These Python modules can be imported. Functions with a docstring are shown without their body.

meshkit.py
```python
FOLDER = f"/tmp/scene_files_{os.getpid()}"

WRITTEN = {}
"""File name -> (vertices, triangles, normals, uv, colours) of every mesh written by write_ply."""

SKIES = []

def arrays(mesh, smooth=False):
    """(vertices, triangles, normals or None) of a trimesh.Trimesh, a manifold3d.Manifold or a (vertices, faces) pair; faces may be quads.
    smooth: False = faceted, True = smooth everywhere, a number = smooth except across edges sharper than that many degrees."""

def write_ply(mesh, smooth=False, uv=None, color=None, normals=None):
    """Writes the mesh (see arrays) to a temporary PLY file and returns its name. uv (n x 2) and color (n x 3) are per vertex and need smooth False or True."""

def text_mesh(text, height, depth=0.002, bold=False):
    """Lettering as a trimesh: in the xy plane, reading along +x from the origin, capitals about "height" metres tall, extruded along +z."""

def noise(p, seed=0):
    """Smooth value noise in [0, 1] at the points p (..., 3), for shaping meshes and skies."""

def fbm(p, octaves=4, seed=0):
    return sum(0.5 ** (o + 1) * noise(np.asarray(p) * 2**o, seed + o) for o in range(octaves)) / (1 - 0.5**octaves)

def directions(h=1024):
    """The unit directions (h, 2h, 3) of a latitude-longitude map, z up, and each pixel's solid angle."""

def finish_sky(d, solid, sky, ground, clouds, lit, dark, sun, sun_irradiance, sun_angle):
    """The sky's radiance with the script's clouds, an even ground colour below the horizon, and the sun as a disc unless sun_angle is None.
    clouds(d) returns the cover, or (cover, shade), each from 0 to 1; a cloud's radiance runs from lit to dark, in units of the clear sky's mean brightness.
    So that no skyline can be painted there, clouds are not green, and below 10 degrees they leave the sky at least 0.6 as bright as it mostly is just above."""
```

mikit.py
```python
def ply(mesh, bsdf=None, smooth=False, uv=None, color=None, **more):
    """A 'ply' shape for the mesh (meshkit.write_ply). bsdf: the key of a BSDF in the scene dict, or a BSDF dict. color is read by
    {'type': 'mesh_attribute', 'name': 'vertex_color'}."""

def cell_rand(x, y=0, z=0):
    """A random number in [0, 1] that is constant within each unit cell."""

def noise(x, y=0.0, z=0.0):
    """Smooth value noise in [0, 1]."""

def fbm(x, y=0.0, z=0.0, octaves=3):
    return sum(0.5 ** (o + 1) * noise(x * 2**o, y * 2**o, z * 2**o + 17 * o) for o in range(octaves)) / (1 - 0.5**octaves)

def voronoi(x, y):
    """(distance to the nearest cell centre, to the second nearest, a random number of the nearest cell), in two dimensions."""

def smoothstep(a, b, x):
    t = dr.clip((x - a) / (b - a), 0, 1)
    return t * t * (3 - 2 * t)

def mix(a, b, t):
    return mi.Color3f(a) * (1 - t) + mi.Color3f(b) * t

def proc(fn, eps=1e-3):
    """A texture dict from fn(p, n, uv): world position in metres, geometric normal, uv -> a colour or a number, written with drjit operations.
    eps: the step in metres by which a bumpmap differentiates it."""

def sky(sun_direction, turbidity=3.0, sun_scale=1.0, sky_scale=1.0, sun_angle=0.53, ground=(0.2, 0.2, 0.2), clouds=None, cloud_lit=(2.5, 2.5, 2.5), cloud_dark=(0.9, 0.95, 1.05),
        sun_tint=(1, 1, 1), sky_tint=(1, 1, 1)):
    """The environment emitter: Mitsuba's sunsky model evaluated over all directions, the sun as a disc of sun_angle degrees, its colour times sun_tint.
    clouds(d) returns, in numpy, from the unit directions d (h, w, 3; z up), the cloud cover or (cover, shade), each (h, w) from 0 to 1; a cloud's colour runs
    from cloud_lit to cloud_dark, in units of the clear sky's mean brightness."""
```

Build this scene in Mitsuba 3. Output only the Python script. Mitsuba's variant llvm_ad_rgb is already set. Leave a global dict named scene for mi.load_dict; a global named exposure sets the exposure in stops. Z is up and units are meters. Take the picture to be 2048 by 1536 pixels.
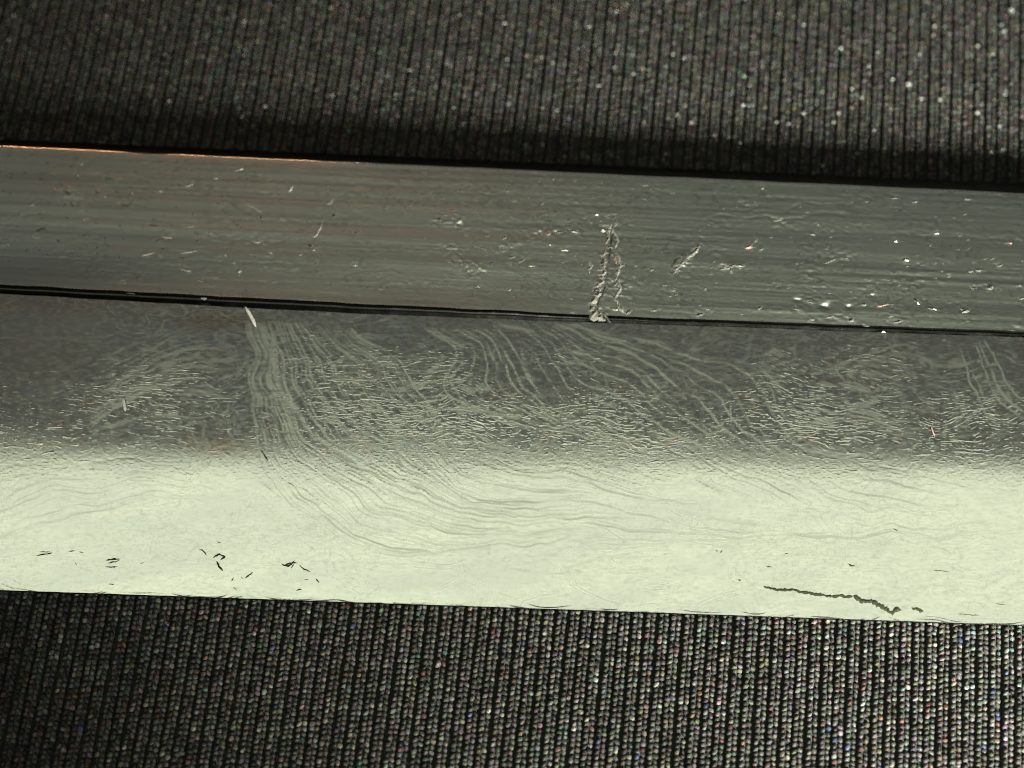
import math, random
import numpy as np, trimesh, mitsuba as mi, drjit as dr
import mikit, meshkit
from mikit import noise, fbm, smoothstep, mix, cell_rand
from scipy.spatial import cKDTree
from scipy.ndimage import gaussian_filter

T = mi.ScalarTransform4f
scene, labels = {}, {}

# ----------------------------------------------------------------- camera, lamps, exposure
# macro subject modelled ten times life size (1 mm -> 10 mm) so that the fibres keep clean geometry
FOV, TILT, WIDE = 45.0, math.radians(15.25), 0.55
FPX = 1024 / math.tan(math.radians(FOV / 2))
DIST = WIDE / 2048 * FPX
PX = WIDE / 2048
CAM = np.array([0, -DIST * math.sin(TILT), DIST * math.cos(TILT)])
scene['camera'] = {'type': 'thinlens', 'fov': FOV, 'fov_axis': 'x', 'near_clip': 0.05, 'far_clip': 20.0,
                   'aperture_radius': 0.0105, 'focus_distance': DIST - 0.030,
                   'to_world': T().look_at(origin=CAM.tolist(), target=[0, 0, 0], up=[0, 1, 0])}
exposure = 0.0


def rgb(r, g, b):
    return {'type': 'rgb', 'value': [float(r), float(g), float(b)]}


def lamp(name, centre, aim, w, h, colour, label, skew=0.0):
    scene[name] = {'type': 'rectangle', 'to_world': T().look_at(origin=list(centre), target=list(aim), up=[skew, 1, 0.0]).scale([w / 2, h / 2, 1]),
                   'emitter': {'type': 'area', 'radiance': rgb(*colour)}}
    labels[name] = {'label': label, 'category': 'lamp'}


# broad soft panel above and in front: it is what the lower bevel mirrors
lamp('softbox_lamp', (0.12, -0.412, 1.40), (0.12, -0.412, 0), 2.06, 0.49, (1.24, 1.33, 1.01), 'broad soft panel lamp hanging over the front of the cloth', 0.02)
# focused lamp in front, to the right

# a cluster of small focused lamps, in front to the right
for name, where in (('desk_lamp', (0.56, -0.86, 0.72)), ('desk_lamp_001', (0.46, -0.90, 0.69)), ('desk_lamp_002', (0.58, -0.98, 0.66)), ('desk_lamp_003', (0.40, -1.00, 0.64)), ('desk_lamp_004', (0.53, -1.08, 0.61)), ('desk_lamp_005', (0.44, -1.14, 0.57))):
    scene[name] = {'type': 'spot', 'intensity': rgb(6.7, 6.6, 5.65), 'cutoff_angle': 26.5, 'beam_width': 1.5,
                   'to_world': T().look_at(origin=list(where), target=[0.34, -0.17, 0.0], up=[0, 0, 1])}
# small warm lamp behind on the left
lamp('warm_lamp', (-0.41, 0.98, 0.22), (-0.2, 0.1, 0), 0.58, 0.04, (24, 10, 3.6), 'narrow warm strip lamp behind the blade on the left')
scene['room_light'] = {'type': 'constant', 'radiance': rgb(0.106, 0.110, 0.098)}

RIGHT, UP, FWD = np.array([1, 0, 0.]), np.array([0, math.cos(TILT), math.sin(TILT)]), np.array([0, math.sin(TILT), -math.cos(TILT)])


def at(px, py, z):
    """the point at height z that the photograph shows at (px, py); arrays allowed"""
    px, py, z = np.broadcast_arrays(np.asarray(px, float), np.asarray(py, float), np.asarray(z, float))
    d = (px - 1024)[..., None] * RIGHT + (768 - py)[..., None] * UP + FPX * FWD
    return CAM + d * ((z - CAM[2]) / d[..., 2])[..., None]


# ----------------------------------------------------------------- materials
def stain(u, v, cx, cy, rx, ry):
    return dr.exp(-dr.square((u - cx) / rx) - dr.square((v - cy) / ry))


# surface coordinates of the blade: u along, v across, one unit = 0.027 mm of real blade
def bevel_uv(x, y):
    return 1024 + x / 2.60e-4, 632 - (y - 0.0285) / 2.534e-4


def bevel_etch(p, n, uv):
    return dr.clip((uv.y - bevel_uv(p.x, p.y)[1] / 1000) * 5000, 0, 1)          # the share of etched, rougher steel, kept per vertex


def bevel_colour(p, n, uv):
    u, v = bevel_uv(p.x, p.y)
    c = mix((0.585, 0.595, 0.575), (0.675, 0.675, 0.63), smoothstep(0.25, 0.75, fbm((u + 0.6 * v) / 190, (v + 0.12 * u) / 42, 2.0)))
    c = mix(c, (0.50, 0.49, 0.46), 0.5 * noise(u / 14, v / 3.0))
    c = mix(c, (0.42, 0.42, 0.385), 0.22 * smoothstep(0.45, 0.9, noise(u / 7, v / 2.6, 21)) * smoothstep(0.30, 0.60, fbm(u / 80, v / 50, 13.0)))
    vein = dr.abs(fbm(u / 9, v / 6, 5.0) - 0.5)
    c = mix(c, (0.30, 0.31, 0.26), 0.38 * smoothstep(0.035, 0.0, vein) * noise(u / 60, v / 30, 3))
    c = mix(c, (0.34, 0.35, 0.30), 0.24 * smoothstep(0.62, 0.85, noise(u / 5, v / 3.0, 12)))
    rust = 0.55 * stain(u, v, 130, 590, 210, 30) + 0.65 * stain(u, v, 440, 632, 110, 20) + 0.5 * stain(u, v, 440, 885, 60, 22) + 0.25 * stain(u, v, 60, 720, 260, 90)
    c = mix(c, (0.44, 0.26, 0.16), dr.minimum(rust, 0.8))
    tint = cell_rand(dr.floor(u / 22), dr.floor(v / 14), 5)
    c = mix(c, (0.72, 0.50, 0.42), 0.5 * smoothstep(0.955, 0.99, tint) * (1 - smoothstep(880, 930, v)))
    c = mix(c, (0.46, 0.50, 0.66), 0.5 * smoothstep(0.05, 0.02, tint) * (1 - smoothstep(880, 930, v)))
    return c


def bevel_relief(p, n, uv):
    u, v = bevel_uv(p.x, p.y)
    u = u + 0.04 * v
    wv = v + 0.044 * -u + 70 * (fbm(u / 190, v / 120) - 0.5) + 16 * (noise(u / 60, v / 40, 6) - 0.5)
    clump = 0.0
    for cx, cy, rx, ry, k in ((330, 770, 120, 55, 0.75), (640, 700, 60, 60, 0.45), (725, 765, 70, 75, 0.7), (890, 735, 100, 55, 0.75), (960, 835, 170, 42, 0.8), (1160, 705, 70, 32, 0.7), (1240, 820, 90, 40, 0.45), (1590, 765, 70, 65, 0.75), (1770, 720, 130, 42, 0.85), (1690, 835, 130, 50, 0.7), (1970, 820, 90, 65, 0.65), (1330, 885, 90, 30, 0.5)):
        clump = clump + k * stain(u, v, cx, cy, rx, ry)
    patch = 0.21 + 0.90 * clump * (0.55 + 0.9 * fbm(u / 60, v / 34, 3.0))
    fine = 1 - smoothstep(880, 990, v)
    s1, s2, s3 = noise(u / 12, wv / 2.5), noise(u / 32, wv / 2.8, 9), noise(u / 6, wv / 2.4, 4)
    cut = patch * 0.42
    streak = smoothstep(0.92 - cut, 1.12 - cut, s1) + 0.9 * smoothstep(0.95 - cut, 1.15 - cut, s2) + 0.8 * smoothstep(0.90 - cut, 1.08 - cut, s3)
    grain = noise(u / 4.4, v / 3.6, 7) + 0.6 * noise(u / 9, v / 5, 2)
    edge_lines = noise(u / 90, wv / 3.6, 3) * smoothstep(1120, 1190, v - 0.034 * u + 34)
    return streak * mix_f(0.08, 0.56, fine) + grain * mix_f(0.24, 0.10, fine) + 1.2 * edge_lines


def mix_f(a, b, t):
    return a + (b - a) * t


def flat_colour(p, n, uv):
    u, v = uv.x * 1000, uv.y * 1000
    line = v - 0.044 * u
    c = mix((0.62, 0.65, 0.58), (0.78, 0.81, 0.73), fbm(u / 420, line / 9.0))
    c = mix(c, (0.45, 0.46, 0.43), 0.5 * smoothstep(0.45, 0.75, noise(u / 700, line / 5.0, 4)))
    c = mix(c, (0.27, 0.29, 0.30), 0.75 * stain(u, v, 60, 545, 480, 60))  # bluish patina, deepened to carry the shading above the groove at left
    c = mix(c, (0.36, 0.37, 0.34), 0.35 * smoothstep(0.50, 0.80, noise(u / 500, line / 3.4, 17)))
    c = mix(c, (0.30, 0.31, 0.28), 0.5 * smoothstep(0.60, 0.85, noise(u / 6, v / 3.4, 14)) * smoothstep(0.4, 0.65, fbm(u / 90, v / 50, 8.0)))
    c = mix(c, (0.46, 0.43, 0.38), 0.5 * stain(u, v, 120, 350, 320, 45) + 0.3 * stain(u, v, 900, 600, 260, 20))
    return c


def flat_relief(p, n, uv):
    u, v = uv.x * 1000, uv.y * 1000
    line = v - 0.044 * u
    return noise(u / 130, line / 3.6) + 0.6 * noise(u / 50, line / 2.8, 5) + 1.3 * noise(u / 4.5, v / 3.6, 8) + 1.2 * noise(u / 12, v / 8, 3) * noise(u / 150, v / 40, 6) + 0.9 * noise(u / 300, line / 9, 11)


def metal(colour, rough, relief, height, aniso=0.0):
    inner = {'type': 'roughconductor', 'material': 'none', 'distribution': 'beckmann', 'alpha': rough * rough, 'specular_reflectance': colour}
    if relief:
        inner = {'type': 'bumpmap', 'arbitrary': {**mikit.proc(relief, eps=1.6e-4)}, 'scale': height, 'bsdf': inner}
    return {'type': 'twosided', 'bsdf': inner}


bevel_tone = mikit.proc(bevel_colour)
scene['bevel_steel'] = {'type': 'twosided', 'bsdf': {'type': 'bumpmap', 'arbitrary': mikit.proc(bevel_relief, eps=1.6e-4), 'scale': 3.4e-5, 'bsdf': {
    'type': 'blendbsdf', 'weight': mikit.proc(bevel_etch),
    'polished': {'type': 'roughconductor', 'material': 'none', 'distribution': 'beckmann', 'alpha': 0.009, 'specular_reflectance': bevel_tone},
    'etched': {'type': 'roughconductor', 'material': 'none', 'distribution': 'beckmann', 'alpha': 0.135, 'specular_reflectance': rgb(0.50, 0.505, 0.455)}}}}
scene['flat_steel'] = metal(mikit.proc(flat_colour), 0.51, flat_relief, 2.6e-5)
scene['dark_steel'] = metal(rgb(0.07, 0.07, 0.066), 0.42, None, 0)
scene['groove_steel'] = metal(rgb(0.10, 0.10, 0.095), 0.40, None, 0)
scene['corner_steel'] = metal(rgb(0.85, 0.80, 0.74), 0.16, None, 0)
scene['edge_steel'] = metal(rgb(0.42, 0.42, 0.41), 0.4, None, 0)
scene['burr_steel'] = metal(rgb(0.28, 0.28, 0.25), 0.55, None, 0)
scene['burr_chalk'] = {'type': 'twosided', 'bsdf': {'type': 'principled', 'base_color': rgb(0.075, 0.075, 0.067), 'roughness': 0.6, 'specular': 0.2}}
scene['burr_pink'] = {'type': 'twosided', 'bsdf': {'type': 'principled', 'base_color': rgb(0.20, 0.12, 0.11), 'roughness': 0.5}}
scene['burr_lightened'] = {'type': 'twosided', 'bsdf': {'type': 'principled', 'base_color': rgb(0.24, 0.24, 0.22), 'roughness': 0.6, 'specular': 0.2}}  # lightened burr colour, stands in for the lamplight missing at left
scene['scar_lip'] = {'type': 'twosided', 'bsdf': {'type': 'principled', 'base_color': rgb(0.14, 0.14, 0.125), 'roughness': 0.6, 'specular': 0.2}}
scene['gouge_dark'] = {'type': 'twosided', 'bsdf': {'type': 'principled', 'base_color': rgb(0.024, 0.027, 0.017), 'roughness': 0.8, 'specular': 0.0}}
scene['yarn'] = {'type': 'twosided', 'bsdf': {'type': 'principled', 'base_color': {'type': 'mesh_attribute', 'name': 'vertex_color'}, 'roughness': 0.42, 'specular': 0.12}}
scene['yarn_base'] = {'type': 'twosided', 'bsdf': {'type': 'diffuse', 'reflectance': rgb(0.045, 0.050, 0.040)}}
scene['lint_white'] = {'type': 'twosided', 'bsdf': {'type': 'principled', 'base_color': rgb(0.24, 0.25, 0.24), 'roughness': 0.4, 'specular': 0.5}}
scene['fibre_white'] = {'type': 'twosided', 'bsdf': {'type': 'principled', 'base_color': rgb(0.5, 0.5, 0.47), 'roughness': 0.5}}


def key_of(base):
    if base not in scene:
        return base
    k = 1
    while f'{base}_{k:03d}' in scene:
        k += 1
    return f'{base}_{k:03d}'


def add(base, mesh, bsdf, smooth=False, **more):
    key = key_of(base)
    scene[key] = mikit.ply(mesh, bsdf, smooth=smooth, **more)
    return key


def grid_faces(n, m):
    i, j = np.meshgrid(np.arange(n - 1), np.arange(m - 1), indexing='ij')
    a = (i * m + j).ravel()
    q = np.stack([a, a + m, a + m + 1, a + 1], 1)
    return np.vstack([q[:, [0, 1, 2]], q[:, [0, 2, 3]]])


# ----------------------------------------------------------------- the knit fabric
rng = np.random.default_rng(11)
PITCH, ROW, LEAN = 0.00655, 0.00268, 0.1144
octa = trimesh.Trimesh([[1, 0, 0], [-1, 0, 0], [0, 1, 0], [0, -1, 0], [0, 0, 1], [0, 0, -1.]], [[0, 2, 4], [2, 1, 4], [1, 3, 4], [3, 0, 4], [2, 0, 5], [1, 2, 5], [3, 1, 5], [0, 3, 5]]).subdivide()
ball = np.array(octa.vertices) / np.linalg.norm(octa.vertices, axis=1, keepdims=True)
ball_f = np.array(octa.faces)
keep = ball[ball_f].mean(1)[:, 2] > -0.6
ball_f = ball_f[keep]
tints = np.array([[1.9, 0.55, 0.55], [2.0, 0.9, 0.8], [0.55, 0.85, 2.1], [1.5, 1.5, 0.35], [0.5, 1.5, 1.3], [2.4, 2.4, 2.1], [1.9, 0.95, 0.3], [1.4, 0.7, 1.3]])


def visible_rows(k):
    y = np.arange(-0.222, 0.262, ROW)
    y = y + rng.uniform(0, ROW)
    x = k * PITCH + LEAN * y
    t = (y + 0.2) / 0.46
    inside = np.abs(x) < 0.275 + 0.062 * t + 0.008
    edge = -0.1205 - 0.035 * x                      # the rows that the blade covers are left out
    back = 0.112 - 0.04 * x
    return y[inside & ((y < edge + 0.012) | (y > back - 0.012))]


for k in range(-58, 59):
    rows = visible_rows(k)
    if len(rows) < 4:
        continue
    wob = 0.00035 * (meshkit.noise(np.stack([rows * 26, np.full_like(rows, k * 7.3), 0 * rows], -1)) - 0.5) * 2 + rng.normal(0, 0.00005)
    vs, fs, cs, base = [], [], [], 0
    for side in (-1, 1):
        n = len(rows)
        y = rows + (0.5 * ROW if side > 0 else 0) * 0.35 + rng.normal(0, 0.00028, n)
        x = k * PITCH + LEAN * y + wob + side * 0.00134 + rng.normal(0, 0.00009, n)
        z = -0.0012 + rng.normal(0, 0.00028, n)
        a = 0.00133 * rng.uniform(0.82, 1.12, n)
        b = 0.00170 * rng.uniform(0.82, 1.15, n)
        c = 0.00125 * rng.uniform(0.85, 1.2, n)
        ang = side * np.radians(33) + rng.normal(0, 0.20, n) - 0.11
        v = ball[None] * np.stack([a, b, c], 1)[:, None, :]
        tilt = rng.normal(0.10, 0.22, n)[:, None]
        vy, vz = v[..., 1] * np.cos(tilt) - v[..., 2] * np.sin(tilt), v[..., 1] * np.sin(tilt) + v[..., 2] * np.cos(tilt)
        ca, sa = np.cos(ang)[:, None], np.sin(ang)[:, None]
        v = np.stack([v[..., 0] * ca - vy * sa + x[:, None], v[..., 0] * sa + vy * ca + y[:, None], vz + z[:, None]], -1)
        f = ball_f[None] + (np.arange(n) * len(ball))[:, None, None] + base
        base += n * len(ball)
        col = np.exp(rng.normal(0, 1, n) * np.where(y < 0, 0.44, 0.32) - 0.05)[:, None] * np.array([0.046, 0.046, 0.042])[None] * (1 + rng.normal(0, 0.10, (n, 3)))
        odd = rng.random(n) < np.where(y < 0, 0.05, 0.004)
        col[odd] = 0.048 * (0.55 * tints[rng.integers(0, len(tints), odd.sum())] + 0.45) * rng.uniform(0.5, 1.4, (odd.sum(), 1))
        col = np.clip(col, 0.004, 0.7)
        shade = np.repeat(col[:, None], len(ball), 1) * np.exp(rng.normal(-0.08, 0.36, (n, len(ball), 1)))
        vs.append(v.reshape(-1, 3)); fs.append(f.reshape(-1, 3)); cs.append(np.clip(shade, 0.005, 0.8).reshape(-1, 3))
    # the yarn under the loops
    yy = np.linspace(rows[0] - ROW, rows[-1] + ROW, 90)
    xx = k * PITCH + LEAN * yy + np.interp(yy, rows, wob)
    th = np.linspace(0, np.pi, 5)
    v = np.stack([xx[:, None] + 0.0022 * np.cos(th), yy[:, None] + 0 * th, -0.0040 + 0.0026 * np.sin(th) + 0 * yy[:, None]], -1)
    fs.append(grid_faces(len(yy), 5) + base); base += v.size // 3
    vs.append(v.reshape(-1, 3)); cs.append(np.full((v.size // 3, 3), 0.055))
    add('knit_fabric__rib', (np.vstack(vs), np.vstack(fs)), 'yarn', smooth=True, color=np.vstack(cs))

gx, gy = np.meshgrid(np.linspace(-0.6, 0.6, 2), np.linspace(-0.5, 0.55, 2), indexing='ij')
add('knit_fabric__backing', (np.stack([gx, gy, 0 * gx - 0.0042], -1).reshape(-1, 3), grid_faces(2, 2)), 'yarn_base')
labels['knit_fabric'] = {'label': 'dark grey ribbed knit cloth spread flat under the steel blade', 'category': 'fabric'}

# ----------------------------------------------------------------- the blade
Z_EDGE, Z_RIDGE, Z_FLAT, Z_SPINE = 0.0022, 0.0240, 0.0252, 0.0155
X0, X1 = -180.0, 2230.0


def row_edge(x): return 1180 + 70 * x / 2048
RX = np.linspace(-500, 2600, 800)
RIDGE = gaussian_filter(np.interp(RX, [-500, 0, 350, 700, 1000, 1300, 2048, 2600], [560, 587, 608, 627, 639, 649, 675, 694]), 30) + 2.0 * (meshkit.fbm(np.stack([RX / 60, 0 * RX, 0 * RX], -1), 4, 41) - 0.5)
LIP = gaussian_filter(np.interp(RX, [0, 450, 540, 1050, 1250, 2048], [17, 19, 20, 17, 14, 12]), 14) + 3.0 * (meshkit.fbm(np.stack([RX / 45, 0 * RX, 0 * RX], -1), 4, 42) - 0.5) * 0.6


def row_ridge(x): return np.interp(x, RX, RIDGE)
def row_flat0(x): return row_ridge(x) - np.interp(x, RX, LIP)
def row_flat1(x): return 295 + 95 * x / 2048
def row_spine(x): return 279 + 88 * x / 2048


def poly(points, ox, oy, s):
    return [(ox + a / s, oy + b / s) for a, b in points]


W = 2.899
SWIRLS = [  # (points, width, depth, crinkle)
    (poly([(410, 130), (425, 220), (430, 330), (440, 440), (470, 540), (540, 620), (600, 710), (660, 790), (740, 850), (860, 920), (1000, 1060), (1100, 1140), (1180, 1160), (1330, 1190), (1460, 1220), (1560, 1270), (1700, 1290)], 400, 600, W), 6, 0.5, 1.5),
    (poly([(365, 150), (370, 250), (340, 330), (320, 400), (310, 480)], 400, 600, W), 3, 0.5, 0.7),
    (poly([(285, 560), (320, 700), (350, 800), (380, 880)], 400, 600, W), 3, 0.9, 0.6),
    (poly([(360, 570), (400, 620), (430, 720), (480, 830)], 400, 600, W), 3, 0.7, 0.6),
    (poly([(330, 570), (380, 600), (440, 670), (490, 730)], 400, 600, W), 2.5, 0.6, 0.5),
    (poly([(460, 90), (500, 160), (510, 260), (500, 380)], 400, 600, W), 3, 0.5, 0.7),
    (poly([(560, 90), (620, 200), (720, 250), (780, 310), (790, 350)], 400, 600, W), 3, 0.6, 0.7),
    (poly([(680, 110), (780, 170), (900, 230), (980, 290)], 400, 600, W), 3, 0.6, 0.7),
    (poly([(820, 440), (900, 460), (950, 530)], 400, 600, W), 6, 0.3, 2.0),
    (poly([(1120, 640), (1135, 700)], 400, 600, W), 4, 0.3, 1.5),
    (poly([(1120, 780), (1140, 880), (1160, 960), (1220, 1000)], 400, 600, W), 4, 0.4, 1.3),
    (poly([(330, 1000), (400, 1090), (480, 1150), (560, 1230), (640, 1290), (760, 1360), (880, 1420), (1000, 1460), (1100, 1450), (1250, 1430), (1330, 1420)], 400, 600, W), 2.6, 0.8, 0.3),
    (poly([(450, 1030), (520, 1130), (640, 1220), (760, 1290), (900, 1330), (1000, 1370), (1060, 1420)], 400, 600, W), 2.4, 0.8, 0.3),
    (poly([(560, 1040), (640, 1120), (720, 1180), (850, 1220), (1000, 1245), (1150, 1240)], 400, 600, W), 2.4, 0.8, 0.3),
    (poly([(300, 1100), (380, 1200), (480, 1280), (600, 1330), (720, 1380), (850, 1420), (960, 1480)], 400, 600, W), 2.6, 0.6, 0.3),
    (poly([(1330, 1430), (1450, 1450), (1560, 1420), (1650, 1400), (1800, 1390)], 400, 600, W), 2.4, 0.6, 0.3),
    (poly([(430, 960), (480, 1040), (560, 1080), (640, 1100)], 400, 600, W), 2.4, 0.6, 0.3),
    (poly([(860, 1280), (960, 1310), (1060, 1330), (1200, 1330), (1400, 1310)], 400, 600, W), 2.4, 0.6, 0.3),
    (poly([(1150, 660), (1300, 640), (1400, 620), (1500, 640), (1650, 640), (1800, 680), (2000, 720), (2150, 760)], 400, 600, W), 4, 0.3, 1.3),
    (poly([(1400, 600), (1520, 650), (1560, 690)], 400, 600, W), 4, 0.3, 1.2),
    (poly([(1850, 370), (1900, 430), (1950, 490)], 400, 600, W), 4, 0.3, 1.4),
    (poly([(1700, 150), (1900, 170), (1960, 240)], 400, 600, W), 5, 0.3, 1.3),
    (poly([(1720, 850), (1800, 800), (1900, 790)], 400, 600, W), 4, 0.3, 1.2),
    ([(1511, 725), (1530, 750), (1556, 770), (1576, 786)], 4, 0.3, 2.0),
    ([(1953, 728), (1966, 713)], 3.5, 0.3, 2.0),
    ([(1973, 825), (1995, 847)], 6, 0.3, 2.0),
    ([(1655, 940), (1662, 926), (1690, 918), (1730, 908)], 3, 0.3, 1.2),
    ([(1459, 783), (1461, 820), (1463, 864)], 1.6, 0.8, 0.8),
    ([(1437, 809), (1442, 845)], 1.6, 0.8, 0.8),
    ([(1353, 1018), (1399, 1031), (1445, 1041), (1491, 1046), (1532, 1051), (1568, 1056), (1604, 1064)], 4, 0.7, 0.7),
    ([(1379, 946), (1404, 964), (1435, 982), (1471, 995)], 6, 0.3, 0.9),
    ([(1123, 1131), (1154, 1131), (1200, 1113), (1240, 1113), (1287, 1118), (1322, 1100)], 4, 0.6, 0.6),
    ([(191, 736), (239, 719), (290, 698), (342, 667), (376, 654), (427, 647)], 3, 0.6, 0.5),
    ([(205, 719), (256, 691), (308, 678), (342, 657)], 3, 0.5, 0.5),
    ([(250, 790), (310, 780), (370, 776), (430, 790), (470, 800)], 4, 0.3, 1.2),
    ([(180, 860), (230, 850), (300, 832), (360, 830), (410, 850)], 4, 0.3, 0.9),
    ([(300, 728), (330, 735), (360, 722)], 5, 0.3, 1.6),
    ([(840, 770), (862, 745), (885, 720), (890, 700)], 6, 0.2, 1.4),
    ([(1040, 690), (1052, 735), (1070, 770)], 4, 0.3, 1.3),
    ([(1120, 715), (1160, 700), (1190, 712), (1150, 722)], 6, 0.2, 1.1),
    ([(1190, 830), (1215, 842), (1240, 850)], 4, 0.3, 1.3),
    ([(1780, 740), (1812, 738), (1830, 728)], 7, 0.2, 1.6),
    ([(1670, 770), (1720, 775), (1760, 800), (1700, 820)], 5, 0.2, 1.2),
    ([(1560, 870), (1620, 850), (1680, 835), (1750, 860)], 4, 0.2, 1.3),
    ([(1840, 760), (1870, 735), (1850, 715), (1800, 708)], 4, 0.2, 1.0),
]
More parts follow.
